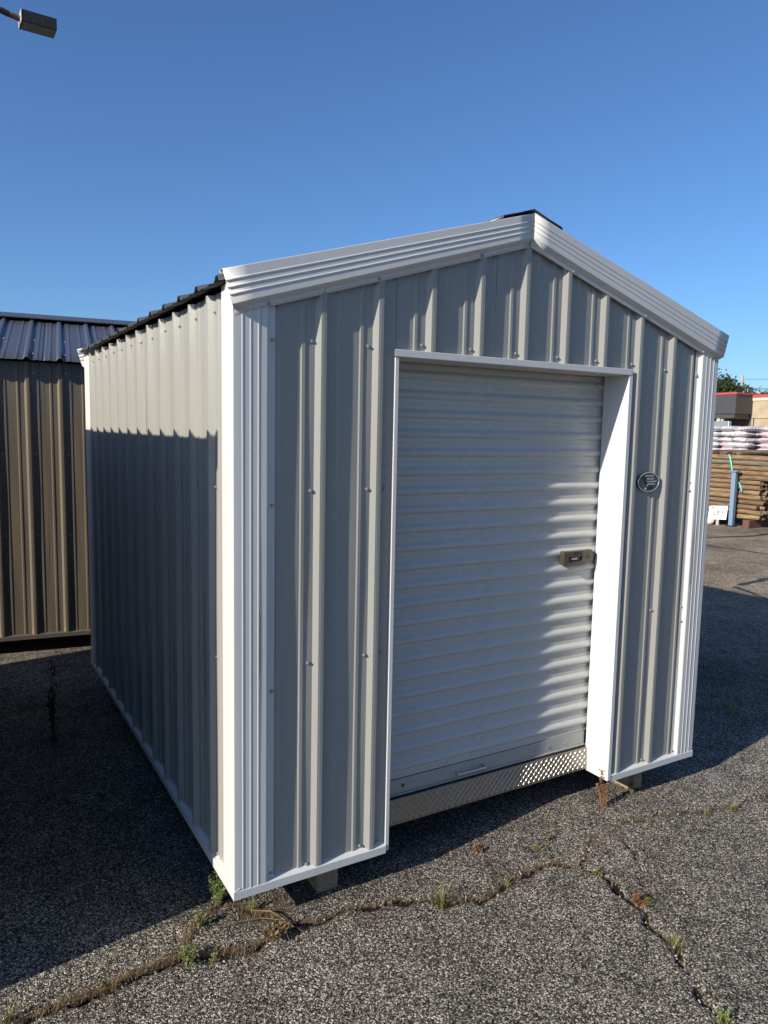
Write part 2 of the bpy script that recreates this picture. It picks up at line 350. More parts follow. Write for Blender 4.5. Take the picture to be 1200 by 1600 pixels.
def sheet(u0,u1,ribs,z0,z1,place,seed=0,nz=22,amp=1.0):
    """z1 is a number or a function of u; place(u, depth, z) gives the local point in inches"""
    rows=[]
    for u,d in profile(u0,u1,ribs):
        t=z1(u) if callable(z1) else z1
        rows.append([place(u,d+amp*wav(u,z0+(t-z0)*k/nz,seed)*(1 if d<.3 else .4),z0+(t-z0)*k/nz) for k in range(nz+1)])
    return MB().grid(rows)
SCREW=None
def screw_mesh():
    b=MB(); n=6
    b.tube([(0,0,0),(0,-.05,0)],.30,10); b.tube([(0,-.05,0),(0,-.27,0)],[.19,.165],6)
    b.v=[(x*I,y*I,z*I) for x,y,z in b.v]
    return b.mesh('screw',M['screw'],30)
SCREW=screw_mesh()

def corner_trim(W, L, z0, z1f, z1s, which):
    """folded trim over a corner: flange, step, ridged face, corner, and the same down the other side"""
    def face():
        s=[(6.0,.60),(5.35,.60),(5.25,.57),(4.72,.03),(4.6,-.02)]
        for g in (3.45,2.35,1.25): s+=[(g+.13,-.02),(g+.08,-.07),(g-.06,-.07),(g-.11,-.02)]
        return s+[(.12,-.02)]
    fr=face(); sd=face()
    a=[(d,u) for u,d in sd]+[(-.01,.02),(.02,-.01)]+[(u,d) for u,d in fr[::-1]]
    rows=[]
    for x,y in a:
        front = x>y
        top = z1f(x) if front else z1s
        if which in ('fr','br'): xx=W-x
        else: xx=x
        yy = y if which in ('fl','fr') else L-y
        rows.append([(xx,yy,z0+(top-z0)*k/8) for k in range(9)])
    b=MB().grid(rows)
    return b

def build_shed(name, loc, rz, W, L, mats, sl_top, sl, H, ribx, riby, label, cat, door=None, skid_h=5.0, group=None, detail=True, OV=1.5):
    root=empty(name, loc, rz, label, cat, group)
    mid=W/2
    P=lambda b,nm,m,par=root,**k: b.scale().build(nm,m,par,**k)
    gable=lambda x: H+1.6+sl*(mid-abs(x-mid))          # top of the gable sheets, tucked behind the rake trim
    ribs_f=[mid+9*k for k in range(-9,10) if 3<mid+9*k<W-3]
    ribs_s=[riby+9*k for k in range(-20,30) if 3<riby+9*k<L-3]
    front=lambda u,d,z:(u,.75-d,z); back=lambda u,d,z:(u,L-.75+d,z)
    left=lambda u,d,z:(.75-d,u,z); right=lambda u,d,z:(W-.75+d,u,z)
    panels={}
    def put(key,u0,u1,ribs,z0,z1,pl,seed,nz=22):
        o=P(sheet(u0,u1,ribs,z0,z1,pl,seed,nz),'wall_panel',mats['panel']); panels.setdefault(key,[]).append((o,u0,u1)); return o
    zb=.9
    if door:
        xl,xr,zt=door
        put('f',1.0,xl+.3,ribs_f,zb,gable,front,1)
        put('f',xr-.3,W-1.0,ribs_f,zb,gable,front,2)
        cuts=[xl+.3,mid-6.0,xr-.3]
        for k in range(len(cuts)-1): put('f',cuts[k],cuts[k+1],ribs_f,zt+.04,gable,front,3+k,8)
    else:
        k0=1.0
        while k0<W-1.2:
            k1=min(k0+36,W-1.0); put('f',k0,k1,ribs_f,zb,gable,front,k0); k0=k1
    k0=1.0
    while k0<W-1.2:
        k1=min(k0+36,W-1.0); put('b',k0,k1,ribs_f,zb,gable,back,k0+3,6); k0=k1
    ztop=H+3.95
    for key,pl in (('l',left),('r',right)):
        k0=1.0; n=0
        while k0<L-1.2:
            k1=min(k0+ (riby+4.5-1.0 if n==0 else 36),L-1.0); put(key,k0,k1,ribs_s,zb,ztop,pl,k0+ (5 if key=='l' else 9),22); k0=k1; n+=1
    # screws, one beside each rib on every girt line
    def screws(key, ribs, lines, pl_rot, pos, off):
        for c in ribs:
            for z in lines:
                u=c+off; zz=z
                pan=[o for o,a,b in panels[key] if a<=u<=b]
                if not pan: continue
                ok=pos(u,zz)
                if ok is None: continue
                inst('screw',SCREW,pan[0] if ok[3] is None else ok[3],(ok[0]*I,ok[1]*I,ok[2]*I),(0,0,pl_rot))
    lines=[1.85,32.0,56.75,77.45]
    jit=lambda s:random.Random(s).uniform(-.25,.25)
    def fpos(u,z):
        if door and door[0]-.8<u<door[1]+.8:
            if z<70: return None
            z=door[2]+1.0; return (u,.72,z,[o for o,a,b in panels['f'] if a<=u<=b][-1])
        return (u+jit(u*z)*.4,.72,z+jit(u+z),None)
    screws('f',ribs_f,lines,0,fpos,-1.62)
    if door:
        for z in lines[:3]: inst('screw',SCREW,panels['f'][0][0],((door[0]-1.15)*I,.72*I,(z+.15)*I))
    screws('l',ribs_s,[1.85,32.0,56.75,81.2],-math.pi/2,lambda u,z:(.72,u,z+jit(u+z),None),-1.62)
    if detail is False: screws('r',ribs_s,[32.0,56.75],math.pi/2,lambda u,z:(W-.72,u,z,None),-1.62)
    # trims
    gl=lambda x: H+.3+sl*x
    for wch in ('fl','fr','bl','br'):
        o=P(corner_trim(W,L,.3,gl,ztop+.35,wch),'corner_trim',mats['trim'],sharp=14)
        if wch=='fl':
            for z in (2.1,29.0,55.0,77.0): inst('screw',SCREW,o,(5.65*I,.60*I,z*I))
        if wch=='fr':
            for z in (2.1,29.0,55.0,77.0): inst('screw',SCREW,o,((W-5.65)*I,.60*I,z*I))
    def base(pts2):   # pts2: pairs start/end along x or y
        return pts2
    prof=[(.86,1.66),(.10,1.30),(-.02,1.28),(-.10,1.20),(-.10,.04),(-.04,0),(.9,0)]
    spans=[(-.10,door[0]-.01),(door[1]+.01,W+.10)] if door else [(-.10,W+.10)]
    for a,b in spans:
        n=max(2,int((b-a)/3)); rows=[[(a+(b-a)*k/n,d+wav(a+(b-a)*k/n,z,4)*.6,z) for d,z in prof] for k in range(n+1)]
        P(MB().grid(rows),'base_trim',mats['trim'])
    n=40
    P(MB().grid([[(W+.0 if 0 else a,L-d,z) for d,z in prof] for a in (-.1,W+.1)]),'base_trim',mats['trim'])
    P(MB().grid([[(d,-.10+(L+.2)*k/n,z) for d,z in prof] for k in range(n+1)]),'base_trim',mats['trim'])
    P(MB().grid([[(W-d,-.10+(L+.2)*k/n,z) for d,z in prof] for k in range(n+1)]),'base_trim',mats['trim'])
    # rake trims: flange on the wall, kicked-back underside, face with three beads, top lip over the roof
    def rake(side, end):
        rows=[]; N=16
        for k in range(N+1):
            t=k/N
            row=[]
            def pt(dxe, ztop_peak, slope, y, off=0):
                dx=dxe*t; x=mid-side*dx; z=ztop_peak-slope*dx+off
                yy=(y+.03*math.sin(t*9+side)) if end=='f' else L-y
                return (x,yy,z)
            fl=H+sl*mid           # flange bottom at the peak
            tp=H+20.15*1+ (sl_top*mid-.292*48.87)  # face top at the peak
            e=mid+1.65
            row.append(pt(mid-.1,fl,sl,-.03)); row.append(pt(mid-.1,fl+.72,sl,-.05)); 
            fb=fl+1.25
            row.append(pt(mid+.35,fb+.08,sl,-.78)); 
            for f,dy in ((.02,-.82),(.255,-.82),(.27,-.90),(.295,-.90),(.31,-.82),(.455,-.82),(.47,-.90),(.495,-.90),(.51,-.82),(.655,-.82),(.67,-.90),(.695,-.90),(.71,-.82),(.985,-.82)):
                a=pt(mid+.38+f*(1.27),fb+.1+(tp-fb-.1)*f, sl+(sl_top-sl)*f, dy); row.append(a)
            row.append(pt(e,tp,sl_top,-.78)); row.append(pt(e,tp,sl_top,.35,-.02)); row.append(pt(e,tp,sl_top,.42,-.5))
            rows.append(row)
        b=MB().grid(rows)
        o=P(b,'rake_trim',mats['trim'],sharp=14)
        so=o.modifiers.new('gauge','SOLIDIFY'); so.thickness=.0009; so.offset=-1
        return o
    for end in ('f','b'):
        for side in (1,-1):
            o=rake(side,end)
            if end=='f':
                for dx in (9.5,27.5,44):
                    inst('screw',SCREW,o,((mid-side*dx)*I,-.03*I,(H+sl*(mid-dx)+.42)*I))
    # roof sheets, ribs in line with the wall ribs
    rz0=H+4.27; ribs_r=[riby+9*k for k in range(-20,30) if 1.6<riby+9*k<L-1.6]
    def roofpl(side):
        def f(u,d,z):                   # z runs from the eave (0) to the ridge (1)
            dx=(mid+OV)*(1-z)
            return (mid-side*dx, u, rz0+ (mid+OV)*sl_top - sl_top*dx + d*1.02)
        return f
    for side in (1,-1):
        cuts=[.45]; k0=riby+4.5
        while k0<L-2: 
            if k0>2: cuts.append(k0)
            k0+=36
        cuts.append(L-.45)
        for a,b in zip(cuts[:-1],cuts[1:]):
            o=P(sheet(a,b,ribs_r,0,1,roofpl(side),a,6,amp=.4),'roof_panel',mats['roof'])
            so=o.modifiers.new('gauge','SOLIDIFY'); so.thickness=.0012; so.offset=0
            for c in [c for c in ribs_s if a<=c-1.6<=b]:
                for z in (.12,.42):
                    q=roofpl(side)(c-1.6,0,z); s=inst('screw',SCREW,o,(q[0]*I,q[1]*I,q[2]*I),(0,0,0)); s.rotation_euler=(-math.pi/2,0,0)
    rp=rz0+(mid+OV)*sl_top+1.75
    rows=[]
    for y in [-.65+(L+1.3)*k/12 for k in range(13)]:
        rows.append([(mid-6.2,y,rp-6.2*sl_top-.35),(mid-6.0,y,rp-6*sl_top),(mid-3,y,rp-3*sl_top),(mid-.5,y,rp-.05),(mid,y,rp+.12),(mid+.5,y,rp-.05),(mid+3,y,rp-3*sl_top),(mid+6,y,rp-6*sl_top),(mid+6.2,y,rp-6.2*sl_top-.35)])
    o=P(MB().grid(rows),'ridge_cap',mats['roof']); so=o.modifiers.new('gauge','SOLIDIFY'); so.thickness=.002
    # floor frame and skids
    P(MB().box((1.2,8.2,.15),(W-1.2,L-1.2,1.2)),'floor',M['lumber'])
    for c in (W*.162,W*.5,W*.865):
        P(MB().box((c-1.75,2.7 if abs(c-W/2)>9 else 16,-skid_h-.1),(c+1.75,L-2.7,.12)),'skid',M['lumber'],bevel=.004)
    return root,panels

W0,L0,H0=97.74,118.0,79.6
DOOR=(24.4,74.1,77.1)
shed,panels=build_shed('metal_shed',(0,0,GZ*I),0,W0,L0,dict(panel=M['panel'],trim=M['trim'],roof=M['roof']),.292,.309,H0,0,11.05,
   'light grey ribbed steel shed with white trim and a roll-up door in its gable front','shed',door=DOOR)

# ---- door opening trim
P=lambda b,nm,m,par=shed,**k: b.scale().build(nm,m,par,**k)
xl,xr,zt=DOOR; DY=6.5
def strip(prof, ends, along):           # extrude an open profile
    return MB().grid([[along(t,a,b) for a,b in prof] for t in ends])
zs=[.25+(zt-.25)*k/18 for k in range(19)]
jw=lambda z,s:.03*math.sin(z*.13+s)+.02*math.sin(z*.31+s*2)
P(MB().grid([[(xl+.03,.78,z),(xl,.22,z),(xl+.05,.15,z),(xl+.62,.15,z),(xl+.68,.22,z),(xl+.7+jw(z,1),2.5,z),(xl+.7,DY-.62,z),(xl-.4,DY-.60,z)] for z in zs]),'door_jamb_trim',M['trim'])
P(MB().grid([[(xr-.03,.78,z),(xr,.10,z),(xr-.05,.03,z),(xr-.80,.03,z),(xr-.86,.10,z),(xr-.88+jw(z,2)*.4,2.0,z),(xr-.89+jw(z,4)*.6,4.0,z),(xr-.9,DY-.62,z),(xr+.4,DY-.60,z)] for z in zs]),'door_jamb_trim',M['trim'])
xs=[xl-.2+(xr-xl-.1)*k/14 for k in range(15)]
P(MB().grid([[(x,.80,zt+.10),(x,.02,zt+.03),(x,-.04,zt-.03),(x,-.04,zt-.96),(x,.03,zt-1.03),(x,3.0,zt-1.04+jw(x,3)*.5),(x,DY-.62,zt-1.04),(x,DY-.6,zt+.6)] for x in xs]),'door_header_trim',M['trim'])

# ---- roll-up door: frame behind, one slat band after another, bottom bar, latch, pull
DL,DR=xl+.72,xr-.92
door=P(MB().box((DL-.4,DY+.55,4.6),(DL+.1,DY+1.2,zt-1.2)).box((DR-.1,DY+.55,4.6),(DR+.4,DY+1.2,zt-1.2)).box((DL,DY+.6,zt-2.0),(DR,DY+1.2,zt-1.2)),'roll_up_door',M['zinc'])
pitch=3.06; zbot=8.0
# rolled profile: flat with a fine bead, a sharp turn out, rounded rib, sharp turn back in
sl=[(0,0),(.42,0),(.46,.045),(.56,.045),(.60,0),(1.22,0),(1.26,.03),(1.52,.34),(1.60,.41),(1.72,.455),(1.88,.47),(2.06,.455),(2.22,.40),(2.36,.31),(2.62,.10),(2.70,.045),(2.76,.0),(pitch,0)]
def slat(seed):
    b=MB(); n=18
    b.grid([[(DL-.7+(DR-DL+1.5)*k/n, DY-d+.016*math.sin(k*(.5+.13*seed)+seed*2.1)*math.sin(math.pi*z/pitch), z) for z,d in sl] for k in range(n+1)])
    return b.scale().mesh('curtain_slat',M['door'],24)
sms=[slat(k) for k in range(5)]
nsl=int((zt-.6-zbot)/pitch)+1
for k in range(nsl):
    inst('curtain_slat',sms[(k*3+k//4)%5],door,(0,0,(zbot+k*pitch)*I))
bar=P(MB().box((DL+.05,DY-.22,5.45),(DR-.05,DY+.1,7.92)).box((DL+.05,DY-.55,5.25),(DR-.05,DY+.1,5.46)),'bottom_bar',M['bar'],door,bevel=.0012)
seal=MB()
for k in range(92):
    x=DL+.2+k*(DR-DL-.4)/92; seal.box((x,DY-.50,4.95),(x+.36,DY+.05,5.245))
P(seal,'seal',M['rubber'],door)
bolt=MB().tube([(0,0,0),(0,-.12,0)],.22,8).scale().mesh('bolt',M['zinc'],40)
for x in (DL+1.2,DL+35.5,DR-9.5,DR-5.2): inst('bolt',bolt,door,(x*I,(DY-.22)*I,6.45*I))
P(MB().tube([(DL+6.2,DY-.21,6.65),(DL+6.2,DY-.27,6.65)],.33,10),'rust_spot',M['rust'],door)
pull=MB()
hx=DL+20.2
for x in (hx-3.1,hx+3.0): pull.box((x-.85,DY-.27,5.9),(x+.85,DY-.222,7.4)); pull.box((x-.12,DY-1.0,5.95),(x+.12,DY-.25,6.8))
pull.tube([(hx-3.1,DY-.9,6.25),(hx+3.0,DY-.9,6.25)],.2,10)
P(pull,'pull_handle',M['zinc'],door,bevel=.0006)
# latch: bronze body with a window, slider and lock hole
lx0,lx1,lz=DR-9.0,DR-1.2,42.8
lt=MB()
def plate(x0,x1,z0,z1,y0,y1,ch=.18):
    o=[(x0+ch,z0),(x1-ch,z0),(x1,z0+ch),(x1,z1-ch),(x1-ch,z1),(x0+ch,z1),(x0,z1-ch),(x0,z0+ch)]
    n=len(o); lt.add([(x,y0,z) for x,z in o]+[(x,y1,z) for x,z in o],[tuple(range(n))]+[tuple(range(n,2*n))[::-1]]+[((k+1)%n,k,n+k,n+(k+1)%n) for k in range(n)])
plate(lx0+.1,lx1,lz-1.15,lz+1.15,DY-.9,DY-.05)               # back body
plate(lx0,lx0+1.25,lz-1.3,lz+1.2,DY-1.55,DY-.3,.3)            # left grip
plate(lx0+1.2,lx1-1.5,lz+.15,lz+1.15,DY-1.40,DY-.85)          # upper rail
plate(lx0+1.2,lx1-1.5,lz-1.2,lz-.75,DY-1.40,DY-.85)           # lower rail
plate(lx1-2.9,lx1-.1,lz-1.05,lz+1.05,DY-1.30,DY-.85,.25)      # lock plate
latch=P(lt,'latch',M['bronze'],door,bevel=.0012)
blk=MB().box((lx0+1.4,DY-1.0,lz-.72),(lx1-3.0,DY-.93,lz+.1)).box((lx0+2.7,DY-1.46,lz+.35),(lx0+4.6,DY-1.41,lz+1.0)).tube([(lx1-1.5,DY-1.30,lz+.05),(lx1-1.5,DY-1.345,lz+.05)],.42,12)
P(blk,'latch_opening',M['black'],door)
P(MB().box((lx0+2.2,DY-1.25,lz-.45),(lx0+3.7,DY-1.0,lz-.1)),'latch_slider',M['zinc'],door,bevel=.001)
P(MB().box((lx1,DY-.75,lz-.45),(lx1+1.15,DY-.3,lz+.45)),'latch_bolt',M['black'],door)

# ---- tread plate threshold
pz0,pz1=1.15,4.9; py0,py1=5.35,5.55
pf=[(DY+.6,4.92),(py1+.08,4.92),(py1,4.84),(py0,pz0+.1),(py0-.02,pz0),(py0+.02,.62),(py0+.1,.55),(py0+1.2,.55)]
th=P(MB().grid([[(DL-.05+(DR-DL+.1)*k/30,y+.02*math.sin(k*.8),z) for y,z in pf] for k in range(31)]),'threshold_plate',M['plate'])
tr=MB()
def bar_at(x,z,a):
    L_,w=.43,.06; c,s=math.cos(a),math.sin(a)
    yb=lambda zz: py0+(py1-py0)*(zz-pz0)/(pz1-pz0)
    o=[(L_,0),(L_*.6,w),(-L_*.6,w),(-L_,0),(-L_*.6,-w),(L_*.6,-w)]
    vs=[]
    for k,(sc,h) in enumerate(((1,-.005),(.8,.07))):
        for u,v in o:
            uu,vv=u*sc,v*(sc if k==0 else .45); zz=z+uu*s+vv*c; vs.append((x+uu*c-vv*s,yb(zz)-h,zz))
    tr.add(vs,[tuple(range(6,12))]+[(k,(k+1)%6,6+(k+1)%6,6+k) for k in range(6)])
nx=int((DR-DL)/.62)
for i in range(nx):
    for j in range(6):
        x=DL+.5+i*.62; z=pz0+.28+j*.62
        if x<DR-.4 and z<pz1-.15: bar_at(x,z,math.radians(48 if (i+j)%2 else -48))
for i in range(nx):                                             # ribs over the bottom bend
    x=DL+.5+i*.62
    if i%2: tr.box((x-.06,py0-.05,.66),(x+.06,py0+.05,1.2))
tag(P(tr,'tread_bars',M['treadbar'],th),kind='stuff')
P(MB().box((DL-.2,DY+.2,.7),(DR+.2,DY+.5,4.8)),'door_sill',M['lumber'])

# ---- oval plaque on the front wall
ex,ez,eb=80.15,56.85,.30
def oval(cx,cz,a,b,y0,y1,n=40,rot=0):
    m=MB(); c,s=math.cos(rot),math.sin(rot)
    o=[(cx+a*math.cos(t)*c-b*math.sin(t)*s,cz+a*math.cos(t)*s+b*math.sin(t)*c) for t in [2*math.pi*k/n for k in range(n)]]
    m.add([(x,y0,z) for x,z in o]+[(x,y1,z) for x,z in o],[tuple(range(n)),tuple(range(n,2*n))[::-1]]+[((k+1)%n,k,n+k,n+(k+1)%n) for k in range(n)])
    return m
pl=P(oval(ex,ez,2.95,1.9,eb,.66),'emblem_plaque',M['pewter'],bevel=.001)
ring=MB(); n=48
ring.grid([[(ex+a*math.cos(t),eb-h,ez+b*math.sin(t)) for a,b,h in ((2.92,1.87,0),(2.88,1.83,.06),(2.76,1.71,.06),(2.72,1.67,0))] for t in [2*math.pi*k/n for k in range(n+1)]])
P(ring,'plaque_rim',M['silver'],pl)
P(oval(ex-1.05,ez+.25,1.15,.36,eb-.07,eb,20,math.radians(-58)),'plaque_figure',M['black'],pl)
P(oval(ex+.35,ez-1.0,.95,.36,eb-.06,eb,20,math.radians(4)),'plaque_figure',M['black'],pl)
P(oval(ex-.75,ez-1.22,.26,.26,eb-.08,eb,14),'plaque_figure',M['silver'],pl)
P(oval(ex-.35,ez-.55,.2,.24,eb-.08,eb,14),'plaque_figure',M['silver'],pl)
# four raised lines of worn lettering, too small to read in the photograph
tx=MB(); r9=random.Random(3)
for z,a,b in ((1.18,-.9,1.1),(.62,-.4,1.4),(.10,-.6,1.9),(-.36,-.2,1.7)):
    x=ex+a
    while x<ex+b:
        w=r9.uniform(.10,.24); tx.box((x,eb-.05,ez+z-.13),(x+w,eb,ez+z+r9.uniform(.08,.15))); x+=w+.07
P(tx,'plaque_lettering',M['silver'],pl)

# ------------------------------------------------------------------ other sheds on the lot
# bronze shed across the alley behind, long side towards the camera
dirx,diry=.99204,-.12595
bx,by=-.523+dirx*60*I,3.912+diry*60*I
build_shed('metal_shed',(bx,by,4.4*I),math.atan2(.99204,.12595),120,150,dict(panel=M['brown'],trim=M['brown_trim'],roof=M['roof2']),.312,.345,80.35,0,5.0,
   'bronze brown ribbed steel shed with dark slate roof behind the grey shed','shed',skid_h=4.4,OV=3.0)
# twin of the grey shed, beside it on the left; its shadow falls on the grey wall
build_shed('metal_shed',(-(41+W0)*I,2.6*I,GZ*I),0,W0,123.5,dict(panel=M['dark'],trim=M['brown_trim'],roof=M['roof']),.292,.309,H0,0,11.05,
   'dark brown ribbed steel shed standing close to the left of the roll-up door shed','shed',detail=False)

# ------------------------------------------------------------------ parking lot lamp
lc=Vector((39.0*I,552.5*I,(364.7+5)*I)); th_=6.3216
lamp=empty('lot_lamp',(0,0,0),0,'dark shoebox parking lot lamp on a curved arm against the sky','lamp post')
a=Vector((math.cos(th_),math.sin(th_),0)); 
ax_l,ax_w,ax_h=24*I/2,15.3*I/2,8.1*I/2
def lbox(sx,sy,sz,off=(0,0,0)):
    b=MB().box((-sx,-sy,-sz),(sx,sy,sz)); R=Matrix.Rotation(th_,3,'Z')
    b.v=[tuple(lc+R@(Vector(v)+Vector(off))) for v in b.v]; return b
hd=lbox(ax_l,ax_w,ax_h).build('lamp_head',M['lampbox'],lamp,bevel=.008)
lbox(ax_l*.93,ax_w*.9,.004,(0,0,-ax_h-.002)).build('lamp_lens',M['lens'],hd)
lbox(.006,ax_w*1.02,ax_h*1.02,(-ax_l-.004,0,0)).build('end_cap',M['galvpole'],hd)
e=lc-a*ax_l
arm=[e, e-a*.22+Vector((0,0,.03)), e-a*.5+Vector((0,0,.10)), e-a*1.0+Vector((0,0,.12)), e-a*1.5+Vector((0,0,-.05)), e-a*1.75+Vector((0,0,-.4))]
MB().tube(arm,[.055,.05,.036,.036,.04,.045],10).build('arm',M['redwood'],lamp)
MB().tube([e+a*.0-a*.2+Vector((0,0,.026)),e-a*.34+Vector((0,0,.06))],.055,10).build('arm_collar',M['lampbox'],lamp)
pb=e-a*1.75
MB().tube([(pb.x,pb.y,0),(pb.x,pb.y,pb.z+.1)],[.11,.07],12).build('pole',M['lampbox'],lamp)
MB().tube([(pb.x,pb.y,-.02),(pb.x,pb.y,.75)],[.3,.3],20).build('base',M['cream'],lamp)

# ------------------------------------------------------------------ stacked fence posts
def log_mesh(r,L_,seed,mside):
    b=MB(); rr=random.Random(seed); n=14
    ys=[-L_/2,-L_/2+.008]+[-L_/2+L_*k/7 for k in range(1,7)]+[L_/2-.008,L_/2]
    pts=[(rr.uniform(-.006,.006),y,rr.uniform(-.004,.004)) for y in ys]
    rad=[r*.93]+[r*rr.uniform(.95,1.04) for _ in ys[1:-1]]+[r*.93]
    b.tube(pts,rad,n)
    me=b.mesh('fence_post',mside,50); me.materials.append(M['logend'])
    for p in me.polygons:
        if len(p.vertices)>4: p.material_index=1
    return me
LM=[log_mesh(.0505,2.44,k,M['log']) for k in range(4)]; LG=[log_mesh(.0505,2.44,k+9,M['greylog']) for k in range(3)]
ORD=['bottom','second','third','fourth','fifth','sixth','seventh','eighth','ninth','tenth','eleventh','twelfth','thirteenth','fourteenth']
lr=random.Random(21); r_=.050; z0_=.16
for row in range(13):
    top=row>=8
    for c in range(4):
        x=12.98+r_+c*.103+(r_ if row%2 else 0)*.5+lr.uniform(-.006,.006)
        y=(6.36 if top else 7.60)+lr.uniform(-.05,.05)
        m=(LG if (top and lr.random()<.55) else LM)
        o=inst('fence_post',m[lr.randrange(len(m))],None,(x,y,z0_+r_+row*.0985),(lr.uniform(-.004,.004),lr.uniform(0,6),lr.uniform(-.006,.006)))
        where=('front','second','third','back')[c]
        tag(o,'round %s fence post, %s layer from the ground, %s row of the %s bundle'%('weathered' if top else 'brown',ORD[row],where,'upper' if top else 'lower'),'fence post','fence posts stacked on the lot')
for row in range(8):
    for c in range(3):
        o=inst('fence_post',LM[(row+c)%4],None,(13.28+r_+c*.103,5.05+lr.uniform(-.12,.12),z0_+r_+row*.0985),(0,lr.uniform(0,6),lr.uniform(-.006,.006)))
        tag(o,'round brown fence post, %s layer from the ground, %s row of the right recessed stack'%(ORD[row],('front','middle','back')[c]),'fence post','fence posts stacked on the lot')
LS=[log_mesh(.055,2.4,k+30,M['log']) for k in range(2)]
for row in range(13):
    for c in range(7):
        if row==12 and c in (2,): continue
        o=inst('fence_post',LS[(row+c)%2],None,(15.6+lr.uniform(-.05,.05),7.85+c*.113+lr.uniform(-.004,.004),.10+.054+row*.1085),(0,lr.uniform(0,6),math.pi/2+lr.uniform(-.01,.01)))
        tag(o,'round fence post seen end-on behind the long stack, %s layer from the ground, %s column'%(ORD[row],ORD[c] if c else 'first'),'fence post','fence posts stacked end-on')
for k,y in enumerate((8.4,7.3,6.55,5.6,4.3)):
    b=MB().box((12.86 if k<3 else 13.2,y-.07,0),(13.75,y+.07,z0_)); o=b.build('timber_bearer',M['redwood'],bevel=.006)
    tag(o,'dark red timber bearer under the stacked posts, %s from the camera side'%['farthest','fourth','third','second','nearest'][k],'timber','timber bearers under posts')
for k,y in enumerate((7.9,8.4)):
    o=MB().box((14.5,y-.07,0),(16.7,y+.07,.1)).build('timber_bearer',M['redwood'],bevel=.006)
    tag(o,'dark timber bearer under the end-on posts, %s one'%('right','left')[k],'timber','timber bearers under end-on posts')
def strap(y,zs0,zs1,label):
    rows=[]
    for k in range(9):
        t=k/8; rows.append([(12.972-.012*math.sin(t*3.1)+.0,y+.10*t*t-.02+dy,zs0+(zs1-zs0)*t) for dy in (-.018,.018)])
    o=MB().grid(rows).build('binding_strap',M['strap']); so=o.modifiers.new('t','SOLIDIFY'); so.thickness=.002
    tag(o,label,'strap')
strap(7.02,1.06,1.455,'teal plastic strap across the front of the upper post bundle')
strap(6.78,.70,.92,'short teal strap end beside the blue steel upright')
up=empty('steel_upright',(12.86,6.87,0),0,'blue steel rack upright with a flat top plate before the posts','rack post')
MB().box((-.03,-.045,0),(.0,.045,1.11)).box((0,-.045,0),(.05,-.035,1.11)).box((0,.035,0),(.05,.045,1.11)).build('column',M['blue'],up,bevel=.002)
MB().box((-.06,-.09,1.11),(.07,.09,1.135)).build('top_plate',M['blue'],up,bevel=.002)
MB().box((-.07,-.07,0),(.09,.07,.02)).build('foot',M['black'],up)
# price sign
sg=empty('price_sign',(12.78,7.12,0),0,'small white price sign on a grey stake before the stacked posts','sign')
MB().box((-.012,-.03,0),(.012,.03,.2)).build('stake',M['galvpole'],sg)
brd=MB().box((-.012,-.205,0),(0,.205,.285)).build('board',M['sign'],sg,bevel=.003)
brd.location=(-.02,0,.115); brd.rotation_euler=(math.radians(-5),math.radians(14),0)
def text(body,size,loc,mat,par,nm):
    cu=bpy.data.curves.new(nm,'FONT'); cu.body=body; cu.size=size; cu.align_x='CENTER'; cu.extrude=.001; cu.offset=size*.03
    t=bpy.data.objects.new(nm,cu); link(t); bpy.context.view_layer.update()
    me=bpy.data.meshes.new_from_object(t.evaluated_get(bpy.context.evaluated_depsgraph_get())); bpy.data.objects.remove(t)
    me.materials.clear(); me.materials.append(mat)
    # text plane faces -X: its x axis runs along -Y
    me.transform(Matrix(((0,0,-1,0),(-1,0,0,0),(0,1,0,0),(0,0,0,1))))
    return inst(nm,me,par,loc)
text('13',.13,(-.0135,.03,.09),M['ink'],brd,'price_figures')
text('98',.065,(-.0135,-.085,.13),M['ink'],brd,'price_figures')
MB().box((-.0145,.09,.225),(-.0125,.145,.255)).build('sign_logo',M['red'],brd)
MB().box((-.0145,-.15,.238),(-.0125,.08,.252)).box((-.0145,-.14,.218),(-.0125,.07,.230)).box((-.0145,-.06,.07),(-.0125,.09,.076)).build('sign_print',M['inkgrey'],brd)
st=MB(); N_=10
rr=random.Random(5)
st.grid([[((.085*(1+.12*mnoise.noise(Vector((math.cos(t)*2,math.sin(t)*2,p*2)))))*math.sin(p)*math.cos(t)*1.15,.085*math.sin(p)*math.sin(t)*1.2,.08+.085*math.cos(p)*.95) for p in [math.pi*k/9 for k in range(10)]] for t in [2*math.pi*k/14 for k in range(15)]])
o=st.build('pale_rock',M['stone'],sharp=None); o.location=(12.72,7.27,-.005)
tag(o,'round pale rock on the asphalt beside the price sign','rock')

# ------------------------------------------------------------------ pallets of bagged goods
def bag_mesh(seed,m):
    r=random.Random(seed); rows=[]
    nx_,ny_=9,11; up=[]; lo=[]
    L_,Wd,Hh=.98,.46,.085
    for i in range(nx_+1):
        ru=[];rl=[]
        for j in range(ny_+1):
            u=2*i/nx_-1; v=2*j/ny_-1
            e=max(0,1-abs(u)**5)*max(0,1-abs(v)**3.2); n1=mnoise.noise(Vector((u*2.2+seed,v*2.2,0)))*.018+mnoise.noise(Vector((u*5+seed,v*5,3)))*.009
            x=u*L_/2; y=v*Wd/2*(1+.02*mnoise.noise(Vector((u*3,seed,v))))
            ru.append((x,y,Hh*e**.36+n1*e)); rl.append((x,y,-Hh*.9*e**.36+n1*e))
        up.append(ru); lo.append(rl)
    b=MB(); b.grid(up); b.grid([q[::-1] for q in lo])
    return b.mesh('goods_bag',m,60)
